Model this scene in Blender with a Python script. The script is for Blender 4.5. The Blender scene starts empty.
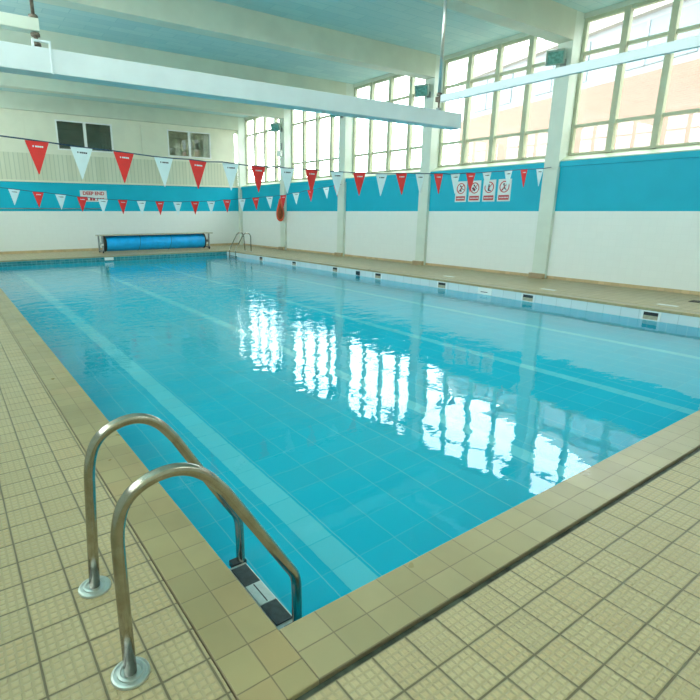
import bpy, bmesh, math, random
from mathutils import Vector, Matrix
random.seed(7)
sc = bpy.context.scene
COL = sc.collection
PI = math.pi

# ------------------------------------------------------------------ node helpers
def new_mat(name):
    m = bpy.data.materials.new(name); m.use_nodes = True
    nt = m.node_tree
    for n in list(nt.nodes): nt.nodes.remove(n)
    out = nt.nodes.new('ShaderNodeOutputMaterial')
    return m, nt, out

class G:
    """tiny node graph helper"""
    def __init__(s, nt): s.nt = nt
    def n(s, kind, **kw):
        nd = s.nt.nodes.new(kind)
        for k, v in kw.items(): setattr(nd, k, v)
        return nd
    def link(s, a, b): s.nt.links.new(a, b)
    def val(s, sock, v):
        if isinstance(v, bpy.types.NodeSocket): s.link(v, sock)
        else: sock.default_value = v
    def math(s, op, a, b=0.0, c=0.0, clamp=False):
        nd = s.n('ShaderNodeMath', operation=op); nd.use_clamp = clamp
        s.val(nd.inputs[0], a); s.val(nd.inputs[1], b)
        if len(nd.inputs) > 2: s.val(nd.inputs[2], c)
        return nd.outputs[0]
    def pos(s):
        tc = s.n('ShaderNodeTexCoord'); sp = s.n('ShaderNodeSeparateXYZ')
        s.link(tc.outputs['Object'], sp.inputs[0])
        return tc.outputs['Object'], sp.outputs
    def mix(s, f, a, b):
        nd = s.n('ShaderNodeMix', data_type='RGBA')
        s.val(nd.inputs[0], f)
        for i, v in ((6, a), (7, b)):
            if isinstance(v, bpy.types.NodeSocket): s.link(v, nd.inputs[i])
            else: nd.inputs[i].default_value = (*v[:3], 1)
        return nd.outputs[2]
    def noise(s, vec, scale, detail=2.0, rough=.5):
        nd = s.n('ShaderNodeTexNoise'); s.link(vec, nd.inputs['Vector'])
        nd.inputs['Scale'].default_value = scale; nd.inputs['Detail'].default_value = detail
        nd.inputs['Roughness'].default_value = rough
        return nd.outputs['Fac']
    def mapping(s, vec, scale=(1, 1, 1), rot=(0, 0, 0)):
        nd = s.n('ShaderNodeMapping'); s.link(vec, nd.inputs[0])
        nd.inputs['Scale'].default_value = scale; nd.inputs['Rotation'].default_value = rot
        return nd.outputs[0]
    def white(s, a, b):
        c = s.n('ShaderNodeCombineXYZ'); s.val(c.inputs[0], a); s.val(c.inputs[1], b)
        w = s.n('ShaderNodeTexWhiteNoise', noise_dimensions='3D'); s.link(c.outputs[0], w.inputs['Vector'])
        return w.outputs['Value']
    def ramp(s, v, lo, hi):
        nd = s.n('ShaderNodeMapRange'); nd.interpolation_type = 'SMOOTHSTEP'
        s.val(nd.inputs[0], v); nd.inputs[1].default_value = lo; nd.inputs[2].default_value = hi
        return nd.outputs[0]
    def bump(s, h, strength, dist=.01, normal=None):
        nd = s.n('ShaderNodeBump'); s.val(nd.inputs['Height'], h)
        nd.inputs['Strength'].default_value = strength; nd.inputs['Distance'].default_value = dist
        if normal is not None: s.link(normal, nd.inputs['Normal'])
        return nd.outputs[0]
    # distance to the nearest grid line of one axis (metres) and cell index
    def axis(s, c, pitch, off):
        t = s.math('DIVIDE', s.math('SUBTRACT', c, off), pitch)
        idx = s.math('FLOOR', t)
        fr = s.math('SUBTRACT', t, idx)
        d = s.math('MULTIPLY', s.math('MINIMUM', fr, s.math('SUBTRACT', 1.0, fr)), pitch)
        return d, idx, fr

def principled(g, out, color, rough=.5, metal=0., normal=None, spec=.5, **kw):
    b = g.n('ShaderNodeBsdfPrincipled')
    if isinstance(color, bpy.types.NodeSocket): g.link(color, b.inputs['Base Color'])
    else: b.inputs['Base Color'].default_value = (*color[:3], 1)
    g.val(b.inputs['Roughness'], rough); b.inputs['Metallic'].default_value = metal
    b.inputs['Specular IOR Level'].default_value = spec
    if normal is not None: g.link(normal, b.inputs['Normal'])
    for k, v in kw.items(): b.inputs[k].default_value = v
    g.link(b.outputs[0], out.inputs[0])
    return b

def paint(name, color, rough=.5, var=.06, scale=3., metal=0., bump=0., spec=.5, bscale=60.):
    m, nt, out = new_mat(name); g = G(nt); P, xyz = g.pos()
    f = g.noise(P, scale, 3.)
    dark = tuple(c * (1 - var) for c in color); lite = tuple(min(1, c * (1 + var)) for c in color)
    c = g.mix(g.ramp(f, .3, .7), dark, lite)
    nrm = g.bump(g.noise(P, bscale, 2.), bump, .003) if bump else None
    principled(g, out, c, rough, metal, nrm, spec)
    return m

def tiles(name, color, grout, ax, pitch, off, gw, rough=.3, var=.08, warm=None, studs=False, bumpd=.3, patch=0., spec=.5, wobble=.8, warmth=.8, rvar=.25):
    """square tiles on two axes of object space"""
    m, nt, out = new_mat(name); g = G(nt); P, xyz = g.pos()
    a, b = xyz['XYZ'.index(ax[0])], xyz['XYZ'.index(ax[1])]
    da, ia, fa = g.axis(a, pitch[0], off[0]); db, ib, fb = g.axis(b, pitch[1], off[1])
    d = g.math('MINIMUM', da, db)
    wob = g.math('MULTIPLY', g.noise(P, 9., 2.), gw * wobble)
    line = g.ramp(g.math('SUBTRACT', d, wob), gw * .15, gw * .75)       # 0 grout .. 1 tile
    r = g.white(ia, ib)
    dark = tuple(c * (1 - var) for c in color); lite = tuple(min(1, c * (1 + var)) for c in color)
    c = g.mix(r, dark, lite)
    if warm:
        r2 = g.white(ib, g.math('ADD', ia, 31.7))
        c = g.mix(g.math('MULTIPLY', g.ramp(r2, .62, 1.), warmth), c, warm)
    if patch:
        f = g.ramp(g.noise(P, 1.3, 4., .6), .35, .7)
        c = g.mix(g.math('MULTIPLY', f, patch), c, tuple(x * .6 for x in color))
    h = g.math('MULTIPLY', line, 1.0)
    if studs:
        sa, ja, ga = g.axis(a, pitch[0] / 5, off[0]); 
        sb, jb, gb = g.axis(b, pitch[1] / 5, off[1])
        sd = g.math('MINIMUM', sa, sb)
        st = g.ramp(sd, .0020, .0080)
        edge = g.ramp(d, .006, .012)
        st = g.math('MULTIPLY', st, edge)
        h = g.math('ADD', h, g.math('MULTIPLY', st, 1.1))
        c = g.mix(st, tuple(x * .86 for x in color), c)
    c = g.mix(line, grout, c)
    h = g.math('ADD', h, g.math('MULTIPLY', g.noise(P, 120., 2.), .05))
    n = g.bump(h, bumpd, .004)
    rr = g.math('ADD', g.math('MULTIPLY', g.noise(P, 4., 3.), rvar), rough - rvar * .4)
    principled(g, out, c, rr, 0, n, spec)
    return m

M = {}
M['deck'] = tiles('studded deck tile', (.50, .415, .235), (.165, .14, .08), 'XY', (.17, .168), (.065, .123), .0048, .34, .07, (.52, .39, .20), True, .8, .15, warmth=.5)
M['coping'] = tiles('coping tile', (.365, .305, .155), (.21, .17, .09), 'XY', (.137, .171), (.049, .077), .0034, .30, .10, (.44, .32, .16), False, .35, .45, warmth=.55)
M['coping_x'] = tiles('coping tile across', (.375, .32, .175), (.23, .19, .11), 'XY', (.171, .137), (.015, .071), .0034, .30, .05, (.45, .39, .22), False, .35, .3, warmth=.4)
M['wall_tile_x'] = tiles('white glazed wall tile', (.83, .86, .83), (.77, .80, .77), 'YZ', (.15, .15), (.05, .1), .003, .22, .008, wobble=0., bumpd=.05, rvar=0.)
M['wall_tile_y'] = tiles('white glazed end wall tile', (.83, .86, .83), (.77, .80, .77), 'XZ', (.15, .15), (.05, .1), .003, .22, .008, wobble=0., bumpd=.05, rvar=0.)
M['blue'] = paint('turquoise wall paint', (.004, .43, .60), .45, .03, 2., spec=.25)
M['cream'] = paint('cream gloss paint', (.74, .74, .60), .4, .03, 2.)
M['cream_dark'] = paint('greenish cream window paint', (.46, .485, .335), .45, .05, 3.)
M['sill'] = paint('pale olive sill paint', (.56, .62, .44), .5, .04, 3.)
M['column'] = paint('pale green grey column paint', (.66, .73, .64), .45, .04, 2.)
M['beam'] = paint('cream concrete beam paint', (.59, .635, .52), .6, .05, 1.5, bump=.1)
M['white'] = paint('white paint', (.80, .82, .80), .4, .03, 3.)
M['white_metal'] = paint('white enamelled metal', (.68, .77, .80), .32, .03, 3.)
M['tan'] = tiles('tan skirting tile', (.58, .44, .25), (.4, .3, .18), 'XY', (.15, .15), (0, 0), .003, .4, .1)
M['steel'] = None
M['dark'] = paint('dark plastic', (.012, .02, .024), .5, .2, 30.)
M['black_rubber'] = paint('ribbed black rubber', (.018, .035, .04), .6, .3, 40., bump=.6, bscale=300)
M['grey'] = paint('grey metal', (.35, .38, .38), .4, .1, 6., metal=.6)
M['pad_white'] = paint('pale grey pad', (.34, .43, .43), .5, .06, 60., bump=.3, bscale=300)
M['red'] = paint('red pennant vinyl', (.80, .025, .022), .45, .05, 8.)
M['flagwhite'] = paint('white pennant vinyl', (.70, .84, .88), .45, .03, 8.)
M['orange'] = paint('orange red plastic', (.75, .09, .03), .4, .05, 8.)
M['rust_cloth'] = paint('rust brown cord', (.30, .07, .02), .8, .3, 40., bump=.6)
M['cover'] = paint('bright blue cover foam', (.0, .42, .95), .45, .12, 4., bump=.3, bscale=25)
M['rope'] = paint('dark blue rope', (.03, .07, .13), .7, .1, 30.)
M['signwhite'] = paint('white sign board', (.72, .76, .76), .4, .02, 5.)
M['signred'] = paint('red sign print', (.50, .04, .05), .4, .02, 5.)
M['signblack'] = paint('black sign print', (.03, .03, .05), .4, .02, 5.)
M['band'] = tiles('white waterline tile', (.60, .70, .73), (.42, .52, .54), 'YZ', (.30, .19), (.06, -.225), .005, .2, .03)
M['band_far'] = tiles('teal waterline tile', (.02, .22, .25), (.12, .40, .43), 'XZ', (.15, .075), (0, -.13), .008, .25, .1)
M['outlet'] = paint('beige outlet grille', (.36, .34, .24), .5, .1, 20.)
M['joint'] = paint('weathered joint mortar', (.13, .12, .075), .7, .3, 20.)
M['channel'] = paint('dark drain channel', (.05, .062, .045), .55, .6, 14., bump=.5)  # dark greenish tone, mottled at random
M['rustmetal'] = paint('rusty bracket metal', (.17, .145, .115), .6, .4, 30., metal=.4)

def steel_mat():
    m, nt, out = new_mat('brushed stainless steel'); g = G(nt); P, xyz = g.pos()
    f = g.noise(g.mapping(P, (3, 3, 3)), 6., 4., .7)
    c = g.mix(g.ramp(f, .3, .8), (.46, .44, .385), (.36, .32, .25))
    r = g.math('ADD', g.math('MULTIPLY', f, .06), .16)
    principled(g, out, c, r, 1.0)
    return m
M['steel'] = steel_mat()

def ceiling_mat():
    m, nt, out = new_mat('pale wood-wool ceiling slabs'); g = G(nt); P, xyz = g.pos()
    da, ia, fa = g.axis(xyz[1], .30, 0.); 
    off = g.math('MULTIPLY', g.math('MODULO', g.math('ABSOLUTE', ia), 2.), .5)
    db, ib, fb = g.axis(g.math('ADD', xyz[0], off), 1.0, 0.)
    d = g.math('MINIMUM', da, db)
    r = g.white(ia, ib)
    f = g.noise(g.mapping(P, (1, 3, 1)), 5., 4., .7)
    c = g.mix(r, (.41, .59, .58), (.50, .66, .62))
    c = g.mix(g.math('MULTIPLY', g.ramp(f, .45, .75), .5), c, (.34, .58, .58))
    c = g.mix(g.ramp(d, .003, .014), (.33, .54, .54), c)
    principled(g, out, c, .8, 0, g.bump(g.noise(P, 70., 3.), .4, .004))
    return m
M['ceiling'] = ceiling_mat()

def clad_mat():
    m, nt, out = new_mat('cream vertical boarding'); g = G(nt); P, xyz = g.pos()
    d, i, f = g.axis(xyz[0], .155, 0.)
    r = g.white(i, 3.)
    c = g.mix(r, (.60, .62, .47), (.68, .69, .54))
    c = g.mix(g.ramp(d, .006, .02), (.48, .52, .40), c)
    principled(g, out, c, .5, 0, g.bump(g.ramp(d, .0, .016), .4, .008))
    return m
M['clad'] = clad_mat()

def poolfloor_mat(name, ax, off, pitch, lanes=True):
    m, nt, out = new_mat(name); g = G(nt); P, xyz = g.pos()
    a, b = xyz['XYZ'.index(ax[0])], xyz['XYZ'.index(ax[1])]
    da, ia, fa = g.axis(a, pitch[0], off[0]); db, ib, fb = g.axis(b, pitch[1], off[1])
    r = g.white(ia, ib)
    c = g.mix(r, (.000, .60, .78), (.000, .635, .82))
    la = g.math('MULTIPLY', g.math('SUBTRACT', 1.0, g.ramp(da, .0015, .006)), g.math('ADD', .30, g.math('MULTIPLY', g.white(ia, 5.), .7)))
    lb = g.math('MULTIPLY', g.math('SUBTRACT', 1.0, g.ramp(db, .0015, .005)), g.math('ADD', .10, g.math('MULTIPLY', g.white(ib, 9.), .35)))
    line = g.math('MAXIMUM', la, lb)
    c = g.mix(g.math('MULTIPLY', line, .8), c, (.34, .85, .9))
    principled(g, out, c, .5, 0, None, .3)
    return m
M['pool_floor'] = poolfloor_mat('turquoise pool tile', 'XY', (.08, .21), (.33, .30))
M['pool_side'] = poolfloor_mat('turquoise pool side tile', 'YZ', (.21, .0), (.30, .30))
M['pool_end'] = poolfloor_mat('turquoise pool end tile', 'XZ', (.08, .0), (.33, .30))
M['lane'] = tiles('pale lane line tile', (.14, .78, .88), (.03, .66, .78), 'XY', (2.0, .28), (1.0, .07), .004, .4, .03)

def water_mat():
    m, nt, out = new_mat('pool water'); g = G(nt); P, xyz = g.pos()
    # calm beside the near corner, livelier towards the far end
    far = g.ramp(xyz[1], 2.5, 10.)
    p1 = g.mapping(P, (.75, 1.25, 1), (0, 0, -.35))
    w1 = g.noise(p1, 1.1, 2., .5)
    w2 = g.noise(p1, 3.4, 3., .55)
    w3 = g.noise(g.mapping(P, (1, 1.3, 1), (0, 0, .3)), 9., 3., .5)
    patch = g.ramp(g.noise(P, .35, 2.), .35, .65)
    h = g.math('ADD', g.math('MULTIPLY', w1, .0065), g.math('MULTIPLY', g.math('MULTIPLY', w2, g.math('ADD', .22, far)), .0080))
    h = g.math('ADD', h, g.math('MULTIPLY', g.math('MULTIPLY', w3, g.math('MULTIPLY', g.math('ADD', .05, far), g.math('ADD', .5, patch))), .0030))
    bn = g.n('ShaderNodeBump'); g.link(h, bn.inputs['Height']); bn.inputs['Strength'].default_value = 1.0
    bn.inputs['Distance'].default_value = 1.0
    gl = g.n('ShaderNodeBsdfGlass'); gl.inputs['IOR'].default_value = 1.33
    gl.inputs['Roughness'].default_value = 0.0; gl.inputs['Color'].default_value = (.96, 1, 1, 1)
    g.link(bn.outputs[0], gl.inputs['Normal'])
    g.link(gl.outputs[0], out.inputs[0])
    return m
M['water'] = water_mat()

def pane_mat(name='window glass', tint=(.97, 1, .99), gloss=.06):
    m, nt, out = new_mat(name); g = G(nt)
    t = g.n('ShaderNodeBsdfTransparent'); t.inputs[0].default_value = (*tint, 1)
    gl = g.n('ShaderNodeBsdfGlossy'); gl.inputs['Roughness'].default_value = .02
    mx = g.n('ShaderNodeMixShader'); mx.inputs[0].default_value = gloss
    g.link(t.outputs[0], mx.inputs[1]); g.link(gl.outputs[0], mx.inputs[2]); g.link(mx.outputs[0], out.inputs[0])
    return m
M['pane'] = pane_mat()
M['pane_dark'] = pane_mat('dim office glass', (.85, .9, .86), .14)
M['room'] = paint('dim room paint', (.30, .31, .24), .8, .3, 2.)
M['room_lit'] = paint('warm room paint with lamplight', (.85, .76, .55), .8, .25, 3.)  # second office: lamplight put into the colour, no lamps inside
M['room_dark'] = paint('dark room paint', (.14, .17, .13), .8, .3, 2.)

def brick_mat():
    m, nt, out = new_mat('pale orange brick'); g = G(nt); P, xyz = g.pos()
    b = g.n('ShaderNodeTexBrick'); g.link(g.mapping(P, (1, 1, 1), (PI/2, 0, 0)), b.inputs[0])
    # facade lies along local X, height along Z
    c = g.n('ShaderNodeCombineXYZ'); g.link(xyz[0], c.inputs[0]); g.link(xyz[2], c.inputs[1])
    g.link(c.outputs[0], b.inputs[0])
    b.inputs['Color1'].default_value = (.215, .135, .098, 1); b.inputs['Color2'].default_value = (.19, .118, .085, 1)
    b.inputs['Mortar'].default_value = (.22, .165, .13, 1)
    b.inputs['Scale'].default_value = 1.0; b.inputs['Brick Width'].default_value = .23
    b.inputs['Row Height'].default_value = .08; b.inputs['Mortar Size'].default_value = .008
    principled(g, out, b.outputs[0], .9)
    return m
M['brick'] = brick_mat()
M['bglass'] = paint('pale blue glazing', (.135, .175, .19), .3, .06, .8)
M['bwhite'] = paint('white cladding', (.25, .25, .255), .6, .03, 2.)
M['broof'] = paint('pale fascia', (.36, .32, .28), .7, .03, 2.)
M['ground'] = paint('pale paving', (.35, .34, .31), .9, .1, 1.)

# ------------------------------------------------------------------ mesh helpers
class MB:
    def __init__(s): s.bm = bmesh.new()
    def box(s, x0, x1, y0, y1, z0, z1, bev=0.):
        if x0 > x1: x0, x1 = x1, x0
        if y0 > y1: y0, y1 = y1, y0
        if z0 > z1: z0, z1 = z1, z0
        vs = [s.bm.verts.new((x, y, z)) for x in (x0, x1) for y in (y0, y1) for z in (z0, z1)]
        fs = [(0, 1, 3, 2), (4, 6, 7, 5), (0, 4, 5, 1), (2, 3, 7, 6), (0, 2, 6, 4), (1, 5, 7, 3)]
        fl = [s.bm.faces.new([vs[i] for i in f]) for f in fs]
        if bev:
            ed = list({e for f in fl for e in f.edges})
            bmesh.ops.bevel(s.bm, geom=ed, offset=bev, segments=2, profile=.5, affect='EDGES')
        return s
    def tube(s, pts, r, seg=20, caps=True, closed=False, rads=None):
        pts = [Vector(p) for p in pts]; n = len(pts); rings = []
        t = (pts[1] - pts[0]).normalized()
        up = Vector((0, 0, 1)) if abs(t.z) < .9 else Vector((0, 1, 0))
        u = t.cross(up).normalized()
        for i, p in enumerate(pts):
            if closed: tt = (pts[(i + 1) % n] - pts[i - 1]).normalized()
            else:
                a = pts[max(i - 1, 0)]; b = pts[min(i + 1, n - 1)]; tt = (b - a).normalized()
            u = (u - tt * u.dot(tt)).normalized(); v = tt.cross(u)
            rr = rads[i] if rads else r
            rings.append([s.bm.verts.new(p + (u * math.cos(2 * PI * k / seg) + v * math.sin(2 * PI * k / seg)) * rr) for k in range(seg)])
        m = n if closed else n - 1
        for i in range(m):
            A, B = rings[i], rings[(i + 1) % n]
            for k in range(seg):
                f = s.bm.faces.new((A[k], A[(k + 1) % seg], B[(k + 1) % seg], B[k])); f.smooth = True
        if caps and not closed:
            s.bm.faces.new(list(reversed(rings[0]))); s.bm.faces.new(rings[-1])
        return s
    def lathe(s, prof, c=(0, 0, 0), seg=40, axis='Z', flat=False):
        rings = []
        for r, z in prof:
            ring = []
            for k in range(seg):
                a = 2 * PI * k / seg; x, y = r * math.cos(a), r * math.sin(a)
                p = {'Z': (x, y, z), 'X': (z, x, y), 'Y': (x, z, y)}[axis]
                ring.append(s.bm.verts.new((c[0] + p[0], c[1] + p[1], c[2] + p[2])))
            rings.append(ring)
        for A, B in zip(rings, rings[1:]):
            for k in range(seg):
                f = s.bm.faces.new((A[k], A[(k + 1) % seg], B[(k + 1) % seg], B[k])); f.smooth = not flat
        s.bm.faces.new(list(reversed(rings[0]))); s.bm.faces.new(rings[-1])
        return s
    def prism(s, poly, axis, a0, a1):
        """poly: 2D points, extruded along axis"""
        def P(p, a): return {'Y': (p[0], a, p[1]), 'X': (a, p[0], p[1]), 'Z': (p[0], p[1], a)}[axis]
        A = [s.bm.verts.new(P(p, a0)) for p in poly]; B = [s.bm.verts.new(P(p, a1)) for p in poly]
        n = len(poly)
        s.bm.faces.new(A); s.bm.faces.new(list(reversed(B)))
        for k in range(n): s.bm.faces.new((A[k], B[k], B[(k + 1) % n], A[(k + 1) % n]))
        return s
    def build(s, name, mat, parent=None):
        bmesh.ops.recalc_face_normals(s.bm, faces=s.bm.faces[:])
        me = bpy.data.meshes.new(name); s.bm.to_mesh(me); s.bm.free()
        if mat is not None: me.materials.append(M[mat] if isinstance(mat, str) else mat)
        o = bpy.data.objects.new(name, me); COL.objects.link(o)
        if parent is not None:
            me.transform(parent_inv(parent)); o.parent = parent
        return o

def parent_inv(p):
    mw = Matrix.Identity(4); q = p; chain = []
    while q is not None: chain.append(q); q = q.parent
    for q in reversed(chain): mw = mw @ Matrix.Translation(q.location)   # things are built unrotated, then turned
    return mw.inverted()

def tag(o, label=None, cat=None, group=None, kind=None):
    if label: o['label'] = label
    if cat: o['category'] = cat
    if group: o['group'] = group
    if kind: o['kind'] = kind
    return o
def empty(name, loc, label=None, cat=None, group=None, kind=None):
    o = bpy.data.objects.new(name, None); COL.objects.link(o); o.location = loc; o.empty_display_size = .1
    return tag(o, label, cat, group, kind)
def struct(o): o['kind'] = 'structure'; return o
def copy_tree(o, parent=None):
    c = o.copy(); COL.objects.link(c)
    if parent is not None: c.parent = parent
    for ch in [q for q in COL.objects if q.parent == o]: copy_tree(ch, c)
    return c
ORD = ['first', 'second', 'third', 'fourth', 'fifth', 'sixth', 'seventh', 'eighth', 'ninth', 'tenth', 'eleventh', 'twelfth',
       'thirteenth', 'fourteenth', 'fifteenth', 'sixteenth', 'seventeenth', 'eighteenth', 'nineteenth', 'twentieth', 'twenty-first']

# ------------------------------------------------------------------ dimensions (metres)
XL, XR = -1.60, 12.15          # side walls
YN, YF = -2.40, 23.10          # end walls
PX0, PX1, PY0, PY1 = .87, 9.80, 1.44, 20.0   # pool opening
CX0, CX1, CY0, CY1 = .595, 10.08, 1.165, 20.28
WZ = -.205                     # water level
ZC = 5.80                      # ceiling
COLY = [7.09 + 3.955 * k for k in range(-2, 5)]
CW = .35

# ---- floor: studded deck round the pool, with a drain gap outside the coping
GX0, GX1, GY0, GY1 = .589, 10.088, 1.131, 20.30
def ring(mb, o, i, z0, z1):
    (ox0, ox1, oy0, oy1), (ix0, ix1, iy0, iy1) = o, i
    mb.box(ox0, ix0, oy0, oy1, z0, z1); mb.box(ix1, ox1, oy0, oy1, z0, z1)
    mb.box(ix0, ix1, oy0, iy0, z0, z1); mb.box(ix0, ix1, iy1, oy1, z0, z1)
f = MB(); ring(f, (XL, XR, YN, YF), (GX0, GX1, GY0, GY1), -.15, 0); struct(f.build('floor', 'deck'))
f = MB(); ring(f, (GX0, GX1, GY0, GY1), (CX0, CX1, CY0, CY1), -.15, -.022)
struct(f.build('drain_channel', 'channel'))
f = MB(); f.box(CX0, PX0, CY0, CY1, -.045, 0, .006); f.box(PX1, CX1, CY0, CY1, -.045, 0, .006)
struct(f.build('trim_1', 'coping'))
f = MB(); f.box(PX0, PX1, CY0, PY0, -.045, 0, .006); f.box(PX0, PX1, PY1, CY1, -.045, 0, .006)
struct(f.build('trim_2', 'coping_x'))

# ---- pool basin
def quad(name, pts, mat):
    mb = MB(); mb.bm.faces.new([mb.bm.verts.new(p) for p in pts]); return mb
basin = empty('pool_basin', (0, 0, 0), kind='structure')
def depth(y): return -1.10 - .55 * max(0, min(1, (y - 3) / 14.0))
mb = MB(); ys = [PY0 - .02, 3, 17, PY1 + .02]
for a, b in zip(ys, ys[1:]):
    mb.bm.faces.new([mb.bm.verts.new(p) for p in ((PX0 - .02, a, depth(a)), (PX1 + .02, a, depth(a)), (PX1 + .02, b, depth(b)), (PX0 - .02, b, depth(b)))])
mb.build('pool_floor', 'pool_floor', basin)
LANES = [1.925 + 2.235 * k for k in range(4)]
for lx, hw in zip(LANES, (.108, .09, .078, .07)):
    mb = MB(); ys2 = [PY0 + .0, 3, 17, PY1 - .8]
    for a, b in zip(ys2, ys2[1:]):
        mb.bm.faces.new([mb.bm.verts.new(p) for p in ((lx - hw, a, depth(a) + .004), (lx + hw, a, depth(a) + .004), (lx + hw, b, depth(b) + .004), (lx - hw, b, depth(b) + .004))])
    mb.build('lane_line', 'lane', basin)
MB().box(PX0 - .1, PX0 - .012, PY0 - .1, PY1 + .1, -2, -.14).build('side_wall', 'pool_side', basin)
MB().box(PX1 + .012, PX1 + .1, PY0 - .1, PY1 + .1, -2, -.24).build('side_wall', 'pool_side', basin)
MB().box(PX0 - .1, PX1 + .1, PY0 - .1, PY0 - .012, -2, -.14).build('end_wall', 'pool_end', basin)
MB().box(PX0 - .1, PX1 + .1, PY1 + .012, PY1 + .1, -2, -.27).build('end_wall', 'pool_end', basin)
# white tile band with outlets along the window side
mb = MB(); mb.box(PX1 + .012, PX1 + .1, PY0 - .1, PY1 + .1, -.24, -.045); mb.build('tile_band', 'band', basin)
mb = MB(); mb.box(PX0 - .1, PX0 - .012, PY0 - .1, PY1 + .1, -.14, -.045); mb.build('tile_band', 'band', basin)
mb = MB(); mb.box(PX0 - .1, PX1 + .1, PY1 + .012, PY1 + .1, -.27, -.045); mb.build('tile_band', 'band_far', basin)
mb = MB(); mb.box(PX0 - .1, PX1 + .1, PY0 - .1, PY0 - .012, -.14, -.045); mb.build('tile_band', 'band_far', basin)
# water
mb = MB(); mb.bm.faces.new([mb.bm.verts.new(p) for p in ((PX0 - .012, PY0 - .012, WZ), (PX1 + .012, PY0 - .012, WZ), (PX1 + .012, PY1 + .012, WZ), (PX0 - .012, PY1 + .012, WZ))])
w = mb.build('pool_water', 'water')
if w.data.polygons[0].normal.z < 0: w.data.flip_normals()
tag(w, 'clear rippling turquoise water filling the swimming pool', 'water', kind='stuff')

# outlets in the white band
OY = [3.77, 6.07, 8.35, 10.62, 12.56, 14.84, 17.10]
def make_outlet():
    e = empty('pool_outlet', (PX1, 0, -.13), cat='pool outlet', group='overflow outlets in the white band')
    fr = MB(); x0, x1 = PX1 - .004, PX1 + .012
    fr.box(x0, x1, -.15, -.115, -.205, -.052); fr.box(x0, x1, .115, .15, -.205, -.052)
    fr.box(x0, x1, -.115, .115, -.068, -.052); fr.box(x0, x1, -.115, .115, -.205, -.195)
    fr.build('outlet_frame', 'signwhite', e)
    MB().box(PX1 + .004, PX1 + .0119, -.115, .115, -.195, -.068).build('outlet_opening', 'dark', e)
    MB().box(PX1 - .002, PX1 + .004, -.115, .115, -.195, -.128).build('outlet_flap', 'outlet', e)
    return e
o0 = make_outlet()
for i, y in enumerate(OY):
    o = o0 if i == 0 else copy_tree(o0)
    o.location.y = y
    o['label'] = 'dark overflow outlet in the white pool band, %s from the near end' % ORD[i]
e = empty('skimmer_cover', (PX1, 7.12, -.13), 'bright white skimmer cover plate in the white band between dark outlets', 'skimmer cover')
MB().box(PX1 - .014, PX1 + .012, 6.95, 7.30, -.20, -.050, .006).build('plate', 'white', e)
MB().box(PX1 - .017, PX1 - .014, 7.04, 7.22, -.15, -.135).build('slot', 'dark', e)
e = tag(MB().box(PX1 - .012, PX1 + .012, 11.40, 11.56, -.19, -.08, .004).build('inlet_grille', 'dark'), 'small dark inlet grille between two outlets on the window side', 'grille')
e = tag(MB().box(4.82, 5.14, PY1 - .012, PY1 + .0119, -.16, -.055, .004).build('depth_plate', 'white'), 'small white plate in the far pool edge below the cover reel', 'plate')
# depth tiles set in the deck
for (x, y, lb) in ((10.40, 6.0, 'white depth marker tile on window-side deck near the nearest tall column'),
                   (10.36, 3.75, 'white depth marker tile on window-side deck, nearest of the three'),
                   (10.46, 8.7, 'white depth marker tile on window-side deck, farthest of the three')):
    o = MB().box(x - .06, x + .06, y - .16, y + .16, 0, .004, .0015).build('depth_marker_tile', 'signwhite')
    tag(o, lb, 'depth marker', 'depth marker tiles')
mb = MB()
mb.box(11.10, 11.32, 3.30, 3.32, 0, .008); mb.box(11.10, 11.32, 3.68, 3.70, 0, .008)
mb.box(11.10, 11.12, 3.32, 3.68, 0, .008); mb.box(11.30, 11.32, 3.32, 3.68, 0, .008)
for k in range(9): mb.box(11.12, 11.30, 3.335 + .039 * k, 3.352 + .039 * k, 0, .006)
tag(mb.build('floor_grate', 'dark'), 'dark rectangular floor grate in the deck by the window wall', 'grate')

# ------------------------------------------------------------------ right wall (window side)
WIN0, WIN1 = 2.86, 5.70
mb = MB(); mb.box(XR, XR + .42, YN, YF, 0, 1.60); struct(mb.build('wall_right', 'wall_tile_x'))
mb = MB(); mb.box(XR, XR + .42, YN, YF, 1.60, 2.72)
for k in range(-1, len(COLY)):
    a = (COLY[k] + CW) if k >= 0 else YN; b = COLY[k + 1] if k + 1 < len(COLY) else YF
    if b - a > .1: mb.box(XR - .035, XR, a, b, 2.60, 2.72)
struct(mb.build('wall_right_blue_band', 'blue'))
mb = MB(); mb.prism([(XR - .01, 2.72), (XR - .01, 2.745), (XR + .26, 2.85), (XR + .42, 2.85), (XR + .42, 2.72)], 'Y', YN, YF)
struct(mb.build('trim_3', 'sill'))
mb = MB(); mb.box(XR + .22, XR + .42, YN, YF, WIN1, ZC); struct(mb.build('wall_right_lintel', 'beam'))
mb = MB(); mb.box(XR - .012, XR, YN, YF, 0, .07); struct(mb.build('baseboard_right', 'tan'))

# columns
for k, y in enumerate(COLY):
    y1 = min(y + CW, YF - .001) 
    e = empty('wall_column_%d' % (k + 1), (XR - .05, y + CW / 2, 0), kind='structure')
    MB().box(XR - .09, XR + .40, y, y1, 2.555, ZC).build('shaft', 'column', e)
    MB().box(XR - .10, XR + .01, y - .003, y1, 0, 2.55).build('lower_casing', 'column', e)
    if k < 6: MB().box(XR - .20, XR - .10, y - .01, y + CW + .02, 0, .12, .006).build('plinth', 'tan', e)

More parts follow.
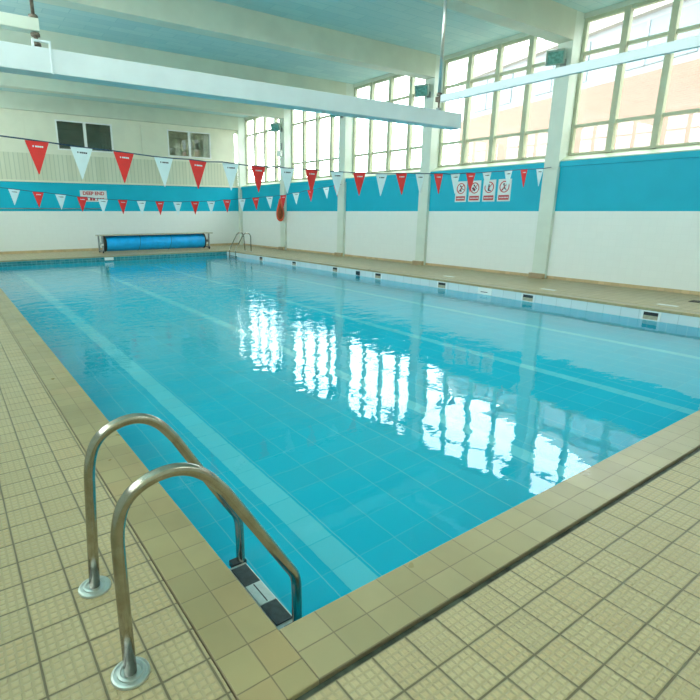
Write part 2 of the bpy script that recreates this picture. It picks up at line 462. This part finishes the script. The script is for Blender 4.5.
# windows: one per bay, with panes
bays = [(YN, COLY[0])] + [(COLY[k] + CW, COLY[k + 1]) for k in range(6)]
def window(n, x0, x1, ya, yb, cols=4, glassx=None):
    e = empty('window_%d' % n, ((x0 + x1) / 2, (ya + yb) / 2, WIN0), kind='structure')
    fw = .075; fr = MB()
    fr.box(x0, x1, ya, ya + fw, WIN0, WIN1); fr.box(x0, x1, yb - fw, yb, WIN0, WIN1)
    fr.box(x0, x1, ya + fw, yb - fw, WIN0, WIN0 + .05); fr.box(x0, x1, ya + fw, yb - fw, WIN1 - .07, WIN1)
    w = (yb - ya) / cols
    for i in range(1, cols): fr.box(x0 - .03, x1, ya + w * i - .072, ya + w * i + .052, WIN0 + .0, WIN1)
    for z in (3.49, 5.0):
        for i in range(cols):
            a = ya + fw if i == 0 else ya + w * i + .045; b = yb - fw if i == cols - 1 else ya + w * (i + 1) - .045
            fr.box(x0 + .015, x1, a, b, z - .035, z + .035)
    fr.build('window_frame', 'cream_dark', e)
    gx = (x0 + x1) / 2 if glassx is None else glassx
    zz = [WIN0 + .05, 3.455, 3.525, 4.965, 5.035, WIN1 - .07]
    for i in range(cols):
        a = ya + fw if i == 0 else ya + w * i + .045; b = yb - fw if i == cols - 1 else ya + w * (i + 1) - .045
        for z0, z1 in ((zz[0], zz[1]), (zz[2], zz[3]), (zz[4], zz[5])):
            MB().box(gx + .01, gx + .016, a, b, z0, z1).build('pane', 'pane', e)
for n, (a, b) in enumerate(bays):
    window(n + 1, XR + .26, XR + .36, a, b, 4 if n else 2)

# ------------------------------------------------------------------ far wall
mb = MB(); mb.box(XL, XR, YF, YF + .3, 0, 1.60); struct(mb.build('wall_far', 'wall_tile_y'))
mb = MB(); mb.box(XL, XR, YF, YF + .3, 1.60, 2.69); struct(mb.build('wall_far_blue_band', 'blue'))
mb = MB(); mb.box(XL, XR, YF - .04, YF + .3, 2.69, 2.76); struct(mb.build('trim_4', 'cream'))
mb = MB(); mb.box(XL, XR - .1, YF - .015, YF + .3, 2.76, 3.74); struct(mb.build('wall_far_boarding', 'clad'))
mb = MB(); mb.box(XL, XR - .1, YF - .03, YF + .3, 3.74, 3.80); struct(mb.build('trim_5', 'cream'))
# panelled band with two windows
W2 = [(4.22, 6.36), (8.68, 10.72)]
mb = MB()
segs = [(XL, 1.0), (1.05, 3.10), (3.15, 4.22), (6.36, 7.50), (7.55, 8.68), (10.72, 11.93)]
for a, b in segs: mb.box(a, b, YF, YF + .3, 3.80, 5.10)
mb.box(1.0, 1.05, YF + .02, YF + .3, 3.8, 5.1); mb.box(3.10, 3.15, YF + .02, YF + .3, 3.8, 5.1); mb.box(7.5, 7.55, YF + .02, YF + .3, 3.8, 5.1)
for a, b in W2: mb.box(a, b, YF, YF + .3, 3.80, 3.92); mb.box(a, b, YF, YF + .3, 5.02, 5.10)
struct(mb.build('wall_far_panels', 'cream'))
mb = MB(); mb.box(XL, XR, YF - .02, YF + .3, 5.10, ZC); struct(mb.build('wall_far_top', 'cream'))
for j, (a, b) in enumerate(W2):
    e = empty('window_%d' % (20 + j), ((a + b) / 2, YF + .05, 3.92), kind='structure')
    fr = MB(); y0, y1 = YF - .015, YF + .06; mid = (a + b) / 2
    fr.box(a, a + .06, y0, y1, 3.92, 5.02); fr.box(b - .06, b, y0, y1, 3.92, 5.02); fr.box(mid - .05, mid + .05, y0, y1, 3.92, 5.02)
    for p, q in ((a + .06, mid - .05), (mid + .05, b - .06)):
        fr.box(p, q, y0, y1, 3.92, 3.97); fr.box(p, q, y0, y1, 4.97, 5.02)
        MB().box(p, q, YF + .03, YF + .036, 3.97, 4.97).build('pane', 'pane_dark', e)
    fr.build('window_frame', 'white', e)
    # the office behind: back, sides, top and bottom
    r = MB(); d = 2.2
    r.box(a - .1, b + .1, YF + d, YF + d + .05, 3.7, 5.2); r.box(a - .15, a - .1, YF + .3, YF + d, 3.7, 5.2)
    r.box(b + .1, b + .15, YF + .3, YF + d, 3.7, 5.2); r.box(a - .1, b + .1, YF + .3, YF + d, 3.65, 3.7); r.box(a - .1, b + .1, YF + .3, YF + d, 5.2, 5.25)
    struct(r.build('trim_%d' % (6 + j), 'room_dark' if j == 0 else 'room_lit'))
mb = MB(); mb.box(XL, XR, YF - .012, YF, 0, .10); struct(mb.build('baseboard_far', 'tan'))
mb = MB(); mb.tube([(XL, YF - .03, 1.70), (5.6, YF - .03, 1.70)], .014, 8)
tag(mb.build('wall_pipe', 'grey'), 'thin dark pipe running along the blue band of the far wall', 'pipe')

# ------------------------------------------------------------------ left and near walls (behind the camera and out of frame)
mb = MB(); mb.box(XL - .3, XL, YN, YF, 0, WIN0); struct(mb.build('wall_left', 'wall_tile_x'))
mb = MB(); mb.box(XL - .3, XL, YN, YF, WIN1, ZC)
for y in COLY: mb.box(XL - .3, XL, y, min(y + CW, YF), WIN0, WIN1)
struct(mb.build('wall_left_upper', 'beam'))
for n, (a, b) in enumerate(bays): window(n + 9, XL - .24, XL - .16, a, b, 4 if n else 2)
NW = [(3.1, 6.7), (7.1, 10.9)]
NZ = 4.55
mb = MB(); mb.box(XL - .3, XR + .42, YN - .3, YN, 0, NZ); mb.box(XL - .3, XR + .42, YN - .3, YN, WIN1, ZC)
for a, b in ((XL - .3, 3.1), (6.7, 7.1), (10.9, XR + .42)): mb.box(a, b, YN - .3, YN, NZ, WIN1)
struct(mb.build('wall_near', 'cream'))
for n, (a, b) in enumerate(NW):
    e = empty('window_%d' % (16 + n), ((a + b) / 2, YN - .2, NZ), kind='structure')
    fr = MB(); q = (b - a) / 4
    fr.box(a, b, YN - .24, YN - .16, NZ, NZ + .06); fr.box(a, b, YN - .24, YN - .16, WIN1 - .06, WIN1)
    for i in range(5): fr.box(a + q * i - .04, a + q * i + .04, YN - .25, YN - .15, NZ, WIN1)
    fr.build('window_frame', 'cream_dark', e)
    MB().box(a, b, YN - .203, YN - .197, NZ + .06, WIN1 - .06).build('pane', 'pane', e)

# ------------------------------------------------------------------ ceiling and beams
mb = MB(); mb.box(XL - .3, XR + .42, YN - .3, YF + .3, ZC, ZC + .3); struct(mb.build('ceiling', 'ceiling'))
for k, y in enumerate(COLY):
    mb = MB(); mb.box(XL, XR - .09, y, min(y + CW, YF - .021), 5.23, ZC); struct(mb.build('ceiling_beam_%d' % (k + 1), 'beam'))

# ------------------------------------------------------------------ pennant ropes
NEAR = [('r', 0.97, 2.42, 1.23, 2.4, 1.09, 2.01), ('w', 1.47, 2.38, 1.73, 2.36, 1.58, 2.0), ('r', 1.99, 2.35, 2.25, 2.33, 2.11, 1.96), ('w', 2.52, 2.31, 2.79, 2.3, 2.64, 1.92), ('r', 3.02, 2.3, 3.29, 2.28, 3.14, 1.91), ('w', 3.54, 2.29, 3.80, 2.27, 3.68, 1.90), ('r', 4.01, 2.26, 4.27, 2.26, 4.13, 1.9), ('w', 4.53, 2.26, 4.79, 2.25, 4.67, 1.86), ('r', 5.01, 2.25, 5.27, 2.25, 5.14, 1.88), ('w', 5.54, 2.24, 5.8, 2.24, 5.69, 1.87), ('r', 6.04, 2.24, 6.29, 2.25, 6.18, 1.88), ('w', 6.55, 2.24, 6.82, 2.25, 6.68, 1.86), ('r', 7.05, 2.27, 7.31, 2.28, 7.2, 1.91), ('w', 7.54, 2.28, 7.81, 2.29, 7.69, 1.93), ('r', 8.06, 2.3, 8.31, 2.31, 8.21, 1.94), ('w', 8.54, 2.31, 8.82, 2.33, 8.72, 1.93), ('r', 9.02, 2.35, 9.29, 2.36, 9.18, 1.98), ('w', 9.55, 2.38, 9.81, 2.4, 9.71, 1.99), ('w', 10.29, 2.44, 10.54, 2.46, 10.45, 2.09), ('r', 10.85, 2.49, 11.12, 2.51, 11.02, 2.13), ('w', 11.46, 2.53, 11.73, 2.55, 11.6, 2.17)]
FAR = [('w', 1.51, 2.14, 1.78, 2.11, 1.62, 1.74), ('r', 2.05, 2.08, 2.31, 2.06, 2.17, 1.69), ('w', 2.57, 2.03, 2.84, 2.01, 2.7, 1.64), ('r', 3.1, 1.97, 3.36, 1.96, 3.2, 1.59), ('w', 3.63, 1.92, 3.89, 1.91, 3.74, 1.57), ('r', 4.16, 1.9, 4.42, 1.9, 4.26, 1.53), ('w', 4.67, 1.88, 4.95, 1.88, 4.8, 1.52), ('r', 5.22, 1.87, 5.47, 1.87, 5.33, 1.50), ('w', 5.75, 1.86, 6.02, 1.86, 5.88, 1.50), ('r', 6.31, 1.88, 6.56, 1.88, 6.43, 1.50), ('w', 6.83, 1.89, 7.09, 1.89, 6.95, 1.52), ('r', 7.37, 1.94, 7.63, 1.94, 7.5, 1.55), ('w', 7.9, 1.97, 8.16, 1.98, 8.03, 1.60), ('r', 8.4, 2.01, 8.66, 2.03, 8.54, 1.64), ('w', 8.92, 2.05, 9.18, 2.07, 9.06, 1.67), ('r', 9.45, 2.1, 9.71, 2.12, 9.58, 1.71), ('w', 9.96, 2.19, 10.23, 2.21, 10.12, 1.78), ('r', 10.56, 2.29, 10.83, 2.31, 10.71, 1.91), ('w', 11.23, 2.39, 11.50, 2.42, 11.4, 2.02), ('r', 11.72, 2.48, 11.96, 2.50, 11.86, 2.13)]
def pennants(L, Y, which, z_end):
    pts = [(XL, Y, L[0][2] + (L[0][1] - XL) * (L[0][2] - L[0][4]) / .26 * .9)]
    for c, x1, z1, x2, z2, x3, z3 in L: pts += [(x1, Y, z1 + .006), (x2, Y, z2 + .006)]
    pts.append((XR - .10, Y, z_end))
    r = MB().tube(pts, .008, 8).build('pennant_rope', 'rope')
    tag(r, 'thin dark rope of pennants sagging across the pool, %s the camera' % ('nearer' if which == 'nearer' else 'farther from'), 'rope')
    grp = 'pennants on the %s rope' % which
    # one of each colour is built, then copied along the rope
    proto = {}
    for c in 'rw':
        mat, mk = ('red', 'flagwhite') if c == 'r' else ('flagwhite', 'signblack')
        e = MB().prism([(-.13, 0), (.13, 0), (.124, -.02), (.004, -.378), (-.004, -.378), (-.124, -.02)], 'Y', -.003, .003).build('pennant', mat)
        # small printed mark: a block and a longer bar of tiny letters
        p = MB()
        p.box(-.050, -.036, -.0048, -.003, -.070, -.050)
        for q in range(4): p.box(-.022 + q * .0225, -.022 + q * .0225 + .019, -.0048, -.003, -.069, -.051)
        p.build('printed_mark', mk, e)
        proto[c] = [e, False]
    for i, (c, x1, z1, x2, z2, x3, z3) in enumerate(L):
        e, used = proto[c]
        if used: o = copy_tree(e)
        else: o = e; proto[c][1] = True
        cx, cz = (x1 + x2) / 2, (z1 + z2) / 2
        # hang from the rope, tilted with it, tip drifting a little
        tilt = math.atan2(z2 - z1, x2 - x1); drift = math.atan2(x3 - cx, cz - z3)
        o.location = (cx, Y, cz); o.rotation_euler = (random.uniform(-.05, .05), -(tilt * .5 + drift * .5), random.uniform(-.12, .12))
        colr = 'red' if c == 'r' else 'white'
        tag(o, '%s triangular pennant, %s from the left on the %s rope' % (colr, ORD[i], which), 'pennant', grp)
pennants(NEAR, 7.25, 'nearer', 2.60)
pennants(FAR, 15.15, 'farther', 2.53)

# ------------------------------------------------------------------ signs
def text_mesh(s, size, mat, parent, M4, name='lettering', bold=.0):
    cu = bpy.data.curves.new(name, 'FONT'); cu.body = s; cu.size = size; cu.align_x = 'CENTER'; cu.align_y = 'CENTER'
    cu.extrude = .002; cu.offset = bold
    t = bpy.data.objects.new(name, cu); COL.objects.link(t)
    dg = bpy.context.evaluated_depsgraph_get(); me = bpy.data.meshes.new_from_object(t.evaluated_get(dg))
    bpy.data.objects.remove(t); me.transform(M4); me.materials.clear(); me.materials.append(M[mat]); me.name = name
    me.transform(parent_inv(parent)); o = bpy.data.objects.new(name, me); COL.objects.link(o); o.parent = parent
    return o
e = empty('warning_sign', (5.37, YF - .01, 2.18), 'white board with red lettering on the blue far wall, left of the reel', 'sign')
MB().box(4.86, 5.90, YF - .02, YF - .001, 1.98, 2.42, .003).build('board', 'signwhite', e)
R = Matrix.Rotation(PI / 2, 4, 'X')
text_mesh('DEEP END', .185, 'signred', e, Matrix.Translation((5.38, YF - .023, 2.30)) @ R, bold=.006)
mb = MB()
for k, (a, b) in enumerate(((4.96, 5.04), (5.07, 5.14), (5.22, 5.31), (5.33, 5.42), (5.50, 5.57), (5.60, 5.68), (5.71, 5.78))): mb.box(a, b, YF - .024, YF - .02, 2.03, 2.13)
mb.box(4.96, 5.78, YF - .024, YF - .02, 2.02, 2.03); mb.build('small_lettering', 'signred', e)
SY = [(9.90, 'diver'), (9.44, 'swimmer'), (8.98, 'standing figure'), (8.52, 'running figure')]
where = ['farthest from the near column', 'second farthest from the near column', 'second nearest to the near column', 'nearest to the near column']
def annulus(mb, cy, cz, r0, r1, x0, x1, seg=32):
    vs = []
    for k in range(seg):
        a = 2 * PI * k / seg; c, s = math.cos(a), math.sin(a)
        vs.append([mb.bm.verts.new((x, cy + r * c, cz + r * s)) for x in (x0, x1) for r in (r0, r1)])
    for k in range(seg):
        A, B = vs[k], vs[(k + 1) % seg]
        for i, j in ((0, 1), (1, 3), (3, 2), (2, 0)): mb.bm.faces.new((A[i], A[j], B[j], B[i]))
def bar(mb, cy, cz, L, W, ang, x0, x1):
    c, s = math.cos(ang), math.sin(ang); q = []
    for (u, v) in ((-L, -W), (L, -W), (L, W), (-L, W)): q.append((cy + u * c - v * s, cz + u * s + v * c))
    mb.prism(q, 'X', x0, x1)
for i, (y, what) in enumerate(SY):
    e = empty('prohibition_sign', (XR - .01, y, 2.12), 'small white prohibition notice with red caption on blue wall, %s' % where[i], 'sign', 'four prohibition notices')
    x0 = XR - .012
    MB().box(x0, XR - .001, y - .19, y + .19, 1.85, 2.40, .002).build('board', 'signwhite', e)
    mb = MB(); annulus(mb, y, 2.21, .120, .145, x0 - .004, x0); bar(mb, y, 2.21, .125, .010, -.8, x0 - .004, x0); mb.build('red_ring', 'signred', e)
    mb = MB(); xa, xb = x0 - .003, x0
    mb.lathe([(.024, xa), (.024, xb)], (0, y + .02, 2.275), 16, 'X')
    if i == 0: bar(mb, y, 2.20, .075, .014, 1.9, xa, xb); bar(mb, y - .04, 2.20, .06, .010, .4, xa, xb); bar(mb, y + .02, 2.15, .05, .012, .2, xa, xb)
    elif i == 1: bar(mb, y + .03, 2.18, .06, .030, .7, xa, xb); bar(mb, y - .02, 2.23, .07, .011, .8, xa, xb)
    elif i == 2: bar(mb, y + .01, 2.20, .06, .022, 1.57, xa, xb); bar(mb, y - .01, 2.13, .05, .014, .15, xa, xb)
    else: bar(mb, y, 2.21, .06, .014, 1.2, xa, xb); bar(mb, y + .03, 2.16, .05, .010, 2.2, xa, xb); bar(mb, y - .03, 2.16, .05, .010, .8, xa, xb)
    mb.build('pictogram', 'signblack', e)
    MB().box(x0 - .003, x0, y - .155, y + .155, 1.885, 2.005).build('red_caption', 'signred', e)
    mb = MB()
    for q in range(6): mb.box(x0 - .0045, x0 - .003, y - .13 + q * .045, y - .13 + q * .045 + .030, 1.93, 1.96)
    mb.build('caption_lettering', 'signwhite', e)

# ------------------------------------------------------------------ floodlights
FL = [(7.26, 'on the nearest tall column'), (11.215, 'on the second column from the front'), (15.17, 'on the third column from the front'), (19.125, 'on the fourth column, near the far corner')]
def make_flood():
    e = empty('floodlight', (XR - .09, 0, 4.93), cat='floodlight', group='floodlights on the columns')
    # housing tilted down into the hall
    Rm = Matrix.Translation((XR - .34, .06, 4.90)) @ Matrix.Rotation(math.radians(-24), 4, 'Y') @ Matrix.Rotation(math.radians(34), 4, 'Z') @ Matrix.Rotation(math.radians(12), 4, 'X')
    h = MB().box(-.07, .10, -.19, .19, -.15, .15, .012).build('housing', 'floodgreen'); h.data.transform(parent_inv(e) @ Rm); h.parent = e
    g_ = MB().box(-.078, -.070, -.155, .155, -.118, .118).build('glass', 'floodglass'); g_.data.transform(parent_inv(e) @ Rm); g_.parent = e
    MB().tube([(XR - .09, 0, 4.80), (XR - .18, 0, 4.80), (XR - .27, .03, 4.86)], .016, 10).build('bracket', 'grey', e)
    MB().box(XR - .125, XR - .09, -.06, .06, 4.72, 4.88, .004).build('mounting_plate', 'grey', e)
    return e
M['floodgreen'] = paint('grey green enamel', (.24, .33, .28), .4, .1, 10.)
M['floodglass'] = paint('floodlight glass', (.12, .30, .26), .1, .3, 14.)
f0 = make_flood()
for i, (y, lb) in enumerate(FL):
    o = f0 if i == 0 else copy_tree(f0)
    o.location.y = y; o['label'] = 'grey-green square floodlight angled down into the hall, ' + lb
e = empty('wall_speaker', (XR - .2, 19.13, 3.9), 'small white box fixed to the fourth column below its floodlight', 'speaker')
MB().box(XR - .26, XR - .12, 19.02, 19.24, 3.78, 4.0, .01).build('case', 'white', e)
MB().box(XR - .12, XR - .09, 19.08, 19.18, 3.84, 3.94).build('bracket', 'grey', e)
mb = MB().box(XR - .12, XR - .10, 19.10, 19.17, 4.05, 4.3, .004); tag(mb.build('cable_box', 'grey'), 'small grey cable box between floodlight and white box on fourth column', 'box')

# ------------------------------------------------------------------ hanging rescue float on the fourth column
e = empty('rescue_float', (XR - .27, 19.25, 2.2), 'red teardrop-shaped rescue float hanging on the fourth column by the far corner', 'rescue float')
cy, cx_ = 18.99, XR - .29
def drop(t):  # teardrop outline: t 0..1
    a = 2 * PI * t
    return (.155 * math.sin(a) * math.sin(a / 2) ** 1.5 * 1.15, .43 * math.cos(a))
pts = []
d_ = Vector((.84, -.54, 0))     # the float faces into the hall and towards the near end
for k in range(40):
    u, v = drop(k / 40 + .0)
    pts.append((cx_ + d_.x * u, cy + d_.y * u, 1.66 + v))
MB().tube(pts, .045, 12, closed=True).build('rim', 'orange', e)
prof = [(.01, 1.26)] + [(.13 * math.sin(PI * ((k + 1) / 11) ** .62), 1.26 + .058 * (k + 1)) for k in range(10)] + [(.008, 1.92)]
MB().lathe(prof, (cx_, cy, 0), 20).build('coiled_line', 'rust_cloth', e)
MB().tube([(cx_, cy, 2.12), (XR - .2, cy + .02, 2.24), (XR - .102, cy + .04, 2.25)], .008, 8).build('hook', 'grey', e)

# ------------------------------------------------------------------ cover reel at the far end
e = empty('cover_reel', (7.4, 21.6, 0), 'long blue pool cover rolled on a grey reel at the far end', 'cover reel')
ry, rz, R0 = 21.62, .35, .30
M['reelboard'] = paint('grey beige board', (.42, .40, .31), .6, .1, 6.)
def roll(x0, x1, r): return [(r * .2, x0), (r * .96, x0), (r, x0 + .05), (r * .985, (x0 + x1) / 2), (r, x1 - .05), (r * .96, x1), (r * .2, x1)]
MB().lathe(roll(5.28, 9.44, R0), (0, ry, rz), 48, 'X').build('rolled_cover', 'cover', e)
MB().tube([(5.06, ry, rz), (9.68, ry, rz)], .03, 16).build('axle', 'grey', e)
for xx in (5.23, 9.44): MB().lathe([(.05, xx), (.31, xx), (.315, xx + .02), (.31, xx + .05), (.05, xx + .05)], (0, ry, rz), 40, 'X').build('end_disc', 'dark', e)
for xx in (5.12, 9.62):
    fr = MB(); s_ = .028
    fr.box(xx - s_, xx + s_, ry - .32, ry - .26, .05, .66); fr.box(xx - s_, xx + s_, ry + .26, ry + .32, .05, .66)
    fr.box(xx - s_, xx + s_, ry - .32, ry + .32, .05, .11); fr.box(xx - s_, xx + s_, ry - .26, ry + .26, rz - .05, rz + .05)
    fo = fr.build('end_frame', 'grey', e)
    for yy in (ry - .28, ry + .28): MB().lathe([(.01, xx - .02), (.06, xx - .02), (.06, xx + .02), (.01, xx + .02)], (0, yy, .06), 20, 'X').build('wheel', 'dark', fo)
MB().box(5.02, 9.80, ry - .33, ry + .33, .66, .70, .006).build('top_board', 'reelboard', e)
MB().box(5.04, 5.14, ry - .36, ry - .33, .30, .36).build('crank_handle', 'white', e)
for xx in (6.6, 7.9): 
    t = MB(); annp = []
    for k in range(49): a = 2 * PI * k / 48; annp.append((xx + .05 * math.sin(a), ry + (R0 + .003) * math.cos(a), rz + (R0 + .003) * math.sin(a)))
    t.tube(annp[:-1], .007, 6, closed=True).build('strap', 'rope', e)

# ------------------------------------------------------------------ pool ladders
def arc(c, r, a0, a1, n): return [(c[0] + r * math.cos(a0 + (a1 - a0) * k / n), c[1] + r * math.sin(a0 + (a1 - a0) * k / n)) for k in range(n + 1)]
def smooth(pts, it=3):
    for _ in range(it):
        q = [pts[0]]
        for a, b in zip(pts, pts[1:]):
            q += [tuple(a[i] * .75 + b[i] * .25 for i in range(len(a))), tuple(a[i] * .25 + b[i] * .75 for i in range(len(a)))]
        q.append(pts[-1]); pts = q
    return pts
def ladder(label, mirror=False):
    e = empty('pool_ladder', (0, 0, 0), label, 'pool ladder')
    sg = -1 if mirror else 1
    prof = [(.325, .0), (.326, .30), (.328, .46)]
    top = smooth([(.328, .46), (.330, .59), (.362, .69), (.45, .742), (.555, .748), (.645, .700), (.72, .605)], 3)
    bend = smooth([(.86, .38), (.99, .165), (1.035, .095), (1.04, .0), (1.04, -.12)], 3)
    path = prof[:-1] + top + [(.79, .492)] + bend + [(1.04, -.6), (1.04, -.86)] + [(1.03, -.92), (1.0, -.95), (.89, -.96)]
    for yy in (0, .53):
        # the rail farther along the pool side is bent slightly towards the water
        lean = .04 if yy > 0 else 0.
        r = MB().tube([((x + lean * max(0, z) / .75 * max(0, 1 - max(0, x - .33) / .7)) * sg, yy, z) for x, z in path], .0225, 24).build('handrail', 'steel', e)
        MB().lathe([(.024, .0005), (.068, .0005), (.068, .006), (.066, .010), (.058, .012), (.056, .009), (.047, .010), (.045, .015), (.036, .017), (.034, .012), (.024, .012)], (.325 * sg, yy, 0), 48, flat=True).build('floor_flange', 'flange', r)
    for k, z in enumerate((-.165, -.42, -.67)):
        xa, xb = (.925 * sg, 1.055 * sg)
        t = MB().box(xa, xb, .022, .508, z - .028, z - .004, .004).build('tread', 'flange', e)
        xa2, xb2 = (.962 * sg, 1.046 * sg)
        MB().box(xa2, xb2, .045, .185, z - .004, z + .003, .002).build('black_pad', 'black_rubber', t)
        MB().box(xa2, xb2, .187, .335, z - .004, z + .003, .002).build('pale_pad', 'pad_white', t)
        MB().box((xa2 + xb2) / 2 - .003, (xa2 + xb2) / 2 + .003, .195, .327, z + .003, z + .0042).build('pad_groove', 'dark', t)
        MB().box(xa2, xb2, .337, .485, z - .004, z + .003, .002).build('black_pad', 'black_rubber', t)
        MB().box(.985 * sg, 1.065 * sg, -.028, .022, z - .03, z + .004, .004).build('tread_bracket', 'dark', t)
        MB().box(.985 * sg, 1.065 * sg, .508, .558, z - .03, z + .004, .004).build('tread_bracket', 'dark', t)
    return e
def flange_mat():
    m, nt, out = new_mat('satin cast steel'); g = G(nt); P, xyz = g.pos()
    principled(g, out, g.mix(g.noise(P, 30.), (.50, .55, .54), (.66, .70, .68)), .28, .9); return m
M['flange'] = flange_mat()
L1 = ladder('large steel pool ladder with looped handrails in the near left corner'); L1.location = (0, 1.565, 0)
L2 = ladder('small distant steel pool ladder on the window side near the far corner', True); L2.location = (10.67, 18.85, 0)

# ------------------------------------------------------------------ suspended trough beam, rails and rods
BY = 6.0
e = empty('hanging_beam', (4, BY, 3.0), 'large white box beam hung low across the hall from rods', 'beam')
MB().box(XL + .15, 7.22, BY - .0, BY + .22, 2.905, 3.128, .006).build('beam_body', 'white_metal', e)
MB().box(XL + .15, 7.22, BY - .006, BY + .226, 2.885, 2.905).build('lower_lip', 'tealedge', e) if 'tealedge' in M else None
MB().box(7.22, 7.235, BY - .004, BY + .224, 2.90, 3.13).build('end_cap', 'white_metal', e)
mb = MB()
for (a, b, c, d) in ((.975, .993, 3.128, 3.19), (1.125, 1.143, 2.90, 3.19)): mb.box(a, b, BY - .008, BY + .02, c, d)
mb.box(.993, 1.125, BY - .008, BY + .02, 3.172, 3.19)
mb.build('strap_bracket', 'white_metal', e)
for k in range(12):
    xx = -.9 + k * .66
    if abs(xx - 6.68) > .2 and abs(xx - 1.05) > .2: MB().box(xx - .02, xx + .02, BY + .08, BY + .12, 3.128, 3.14).build('bolt', 'grey', e)
e = empty('hanging_rail', (6.70, 3.0, 3.3), 'thin white rail running lengthwise towards the camera above the water', 'rail')
MB().box(6.725, 6.785, YN + .0, 6.02, 3.245, 3.352, .004).build('rail_body', 'white_metal', e)
MB().box(6.722, 6.788, 6.02, 6.12, 3.262, 3.335, .004).build('end_plate', 'rustmetal', e)
e = empty('hanging_stub', (0, BY + .1, 3.3), 'short cream beam end above the white beam, top left', 'beam')
MB().box(XL + .05, 1.066, BY + .04, BY + .17, 3.275, 3.385, .004).build('beam_body', 'column', e)
for (x, lb, tops) in ((6.755, 'slim bright steel rod hanging from the ceiling at the right end of the white beam', 'rodsteel'), (1.03, 'dark threaded rod holding the left end of the white beam', 'rodsteel')):
    e = empty('hanger_rod', (x, BY + .09, 3.1), lb, 'rod')
    yy = BY + .09
    if x > 5: 
        MB().tube([(x, yy - .02, 3.336), (x, yy - .02, ZC)], .026, 16).build('tube', 'flange', e)
        MB().tube([(x, yy - .02, 3.13), (x, yy - .02, 3.262)], .015, 10).build('stud', 'rustmetal', e)
        MB().lathe([(.01, 3.14), (.04, 3.14), (.04, 3.17), (.01, 3.17)], (x, yy - .02, 0), 6).build('nut', 'grey', e)
        MB().lathe([(.01, 3.345), (.04, 3.345), (.04, 3.385), (.01, 3.385)], (x, yy - .02, 0), 6).build('nut', 'rustmetal', e)
    else:
        MB().tube([(x, yy, 3.39), (x, yy, ZC)], .017, 12).build('threaded_rod', 'rustmetal', e)
        MB().tube([(x, yy, 3.13), (x, yy, 3.272)], .02, 12).build('stud', 'rustmetal', e)
        for z in (3.15, 3.235, 3.39): MB().lathe([(.01, z), (.042, z), (.042, z + .03), (.01, z + .03)], (x, yy, 0), 6).build('nut', 'rustmetal', e)

# ------------------------------------------------------------------ outside: ground and the brick building opposite
mb = MB(); mb.box(XR + .45, 90, -60, 90, -.6, -.3); struct(mb.build('trim_9', 'ground')); 
P1 = Vector((24, 9.13, 0)); ang = math.atan2(.9638, .2666)
e = empty('brick_building', P1, 'long pale brick building with a glazed upper storey outside the windows', 'building')
def bpart(name, mat, s0, s1, d0, d1, z0, z1, par=None):
    m_ = MB().box(s0, s1, -d0, -d1, z0, z1); o = m_.build(name, mat); o.data.transform(Matrix.Identity(4))
    o.parent = par or e; return o
e.rotation_euler = (0, 0, ang)
bpart('brick_wall', 'brick', -34, 14.6, .0, 9, -.3, 7.05)
bpart('upper_storey', 'bwhite', -34, 14.55, .10, 9, 7.05, 9.25)
bpart('roof_fascia', 'broof', -34.2, 14.9, -.25, 9.2, 9.25, 9.75)
for k in range(9):
    s1 = 13.4 - k * 5.0
    wn = bpart('window_strip', 'bglass', s1 - 3.2, s1, .04, .10, 7.35, 9.0)
    for q in (1.05, 2.15): bpart('mullion', 'bwhite', s1 - q - .05, s1 - q + .05, .0, .04, 7.35, 9.0, wn)

# ------------------------------------------------------------------ light
wd = bpy.data.worlds.new('World'); sc.world = wd; wd.use_nodes = True
nt = wd.node_tree; bg = nt.nodes['Background']
bg.inputs[0].default_value = (.93, .98, 1.0, 1); bg.inputs[1].default_value = 9.0
def portal(x, ya, yb, rot):
    l = bpy.data.lights.new('window_portal', 'AREA'); l.shape = 'RECTANGLE'; l.size = WIN1 - WIN0; l.size_y = yb - ya
    l.cycles.is_portal = True
    o = bpy.data.objects.new('window_portal', l); COL.objects.link(o); o.location = (x, (ya + yb) / 2, (WIN0 + WIN1) / 2); o.rotation_euler = rot
for a, b in NW:
    l = bpy.data.lights.new('window_portal', 'AREA'); l.shape = 'RECTANGLE'; l.size = b - a; l.size_y = WIN1 - NZ; l.cycles.is_portal = True
    o = bpy.data.objects.new('window_portal', l); COL.objects.link(o); o.location = ((a + b) / 2, YN - .31, (NZ + WIN1) / 2); o.rotation_euler = (PI / 2, 0, PI)
for a, b in bays:
    portal(XR + .44, a, b, (0, PI / 2, 0))
for a, b in bays: portal(XL - .31, a, b, (0, -PI / 2, 0))

# ------------------------------------------------------------------ camera
cam = bpy.data.cameras.new('camera'); co = bpy.data.objects.new('camera', cam); COL.objects.link(co)
cam.sensor_width = 36; cam.sensor_fit = 'HORIZONTAL'; cam.lens = 514 / 700 * 36
cam.shift_x = (350 - 303) / 700; cam.clip_end = 300
co.location = (0, 0, 1.6); co.rotation_euler = (math.radians(90 - 15.11), 0, math.radians(-34.43))
sc.camera = co
sc.view_settings.view_transform = 'Standard'; sc.view_settings.look = 'None'
sc.view_settings.exposure = 0.1; sc.view_settings.gamma = 1.0; sc.view_settings.use_curve_mapping = False
sc.cycles.max_bounces = 12; sc.cycles.diffuse_bounces = 6; sc.cycles.transmission_bounces = 8; sc.cycles.transparent_max_bounces = 12
sc.cycles.use_denoising = True
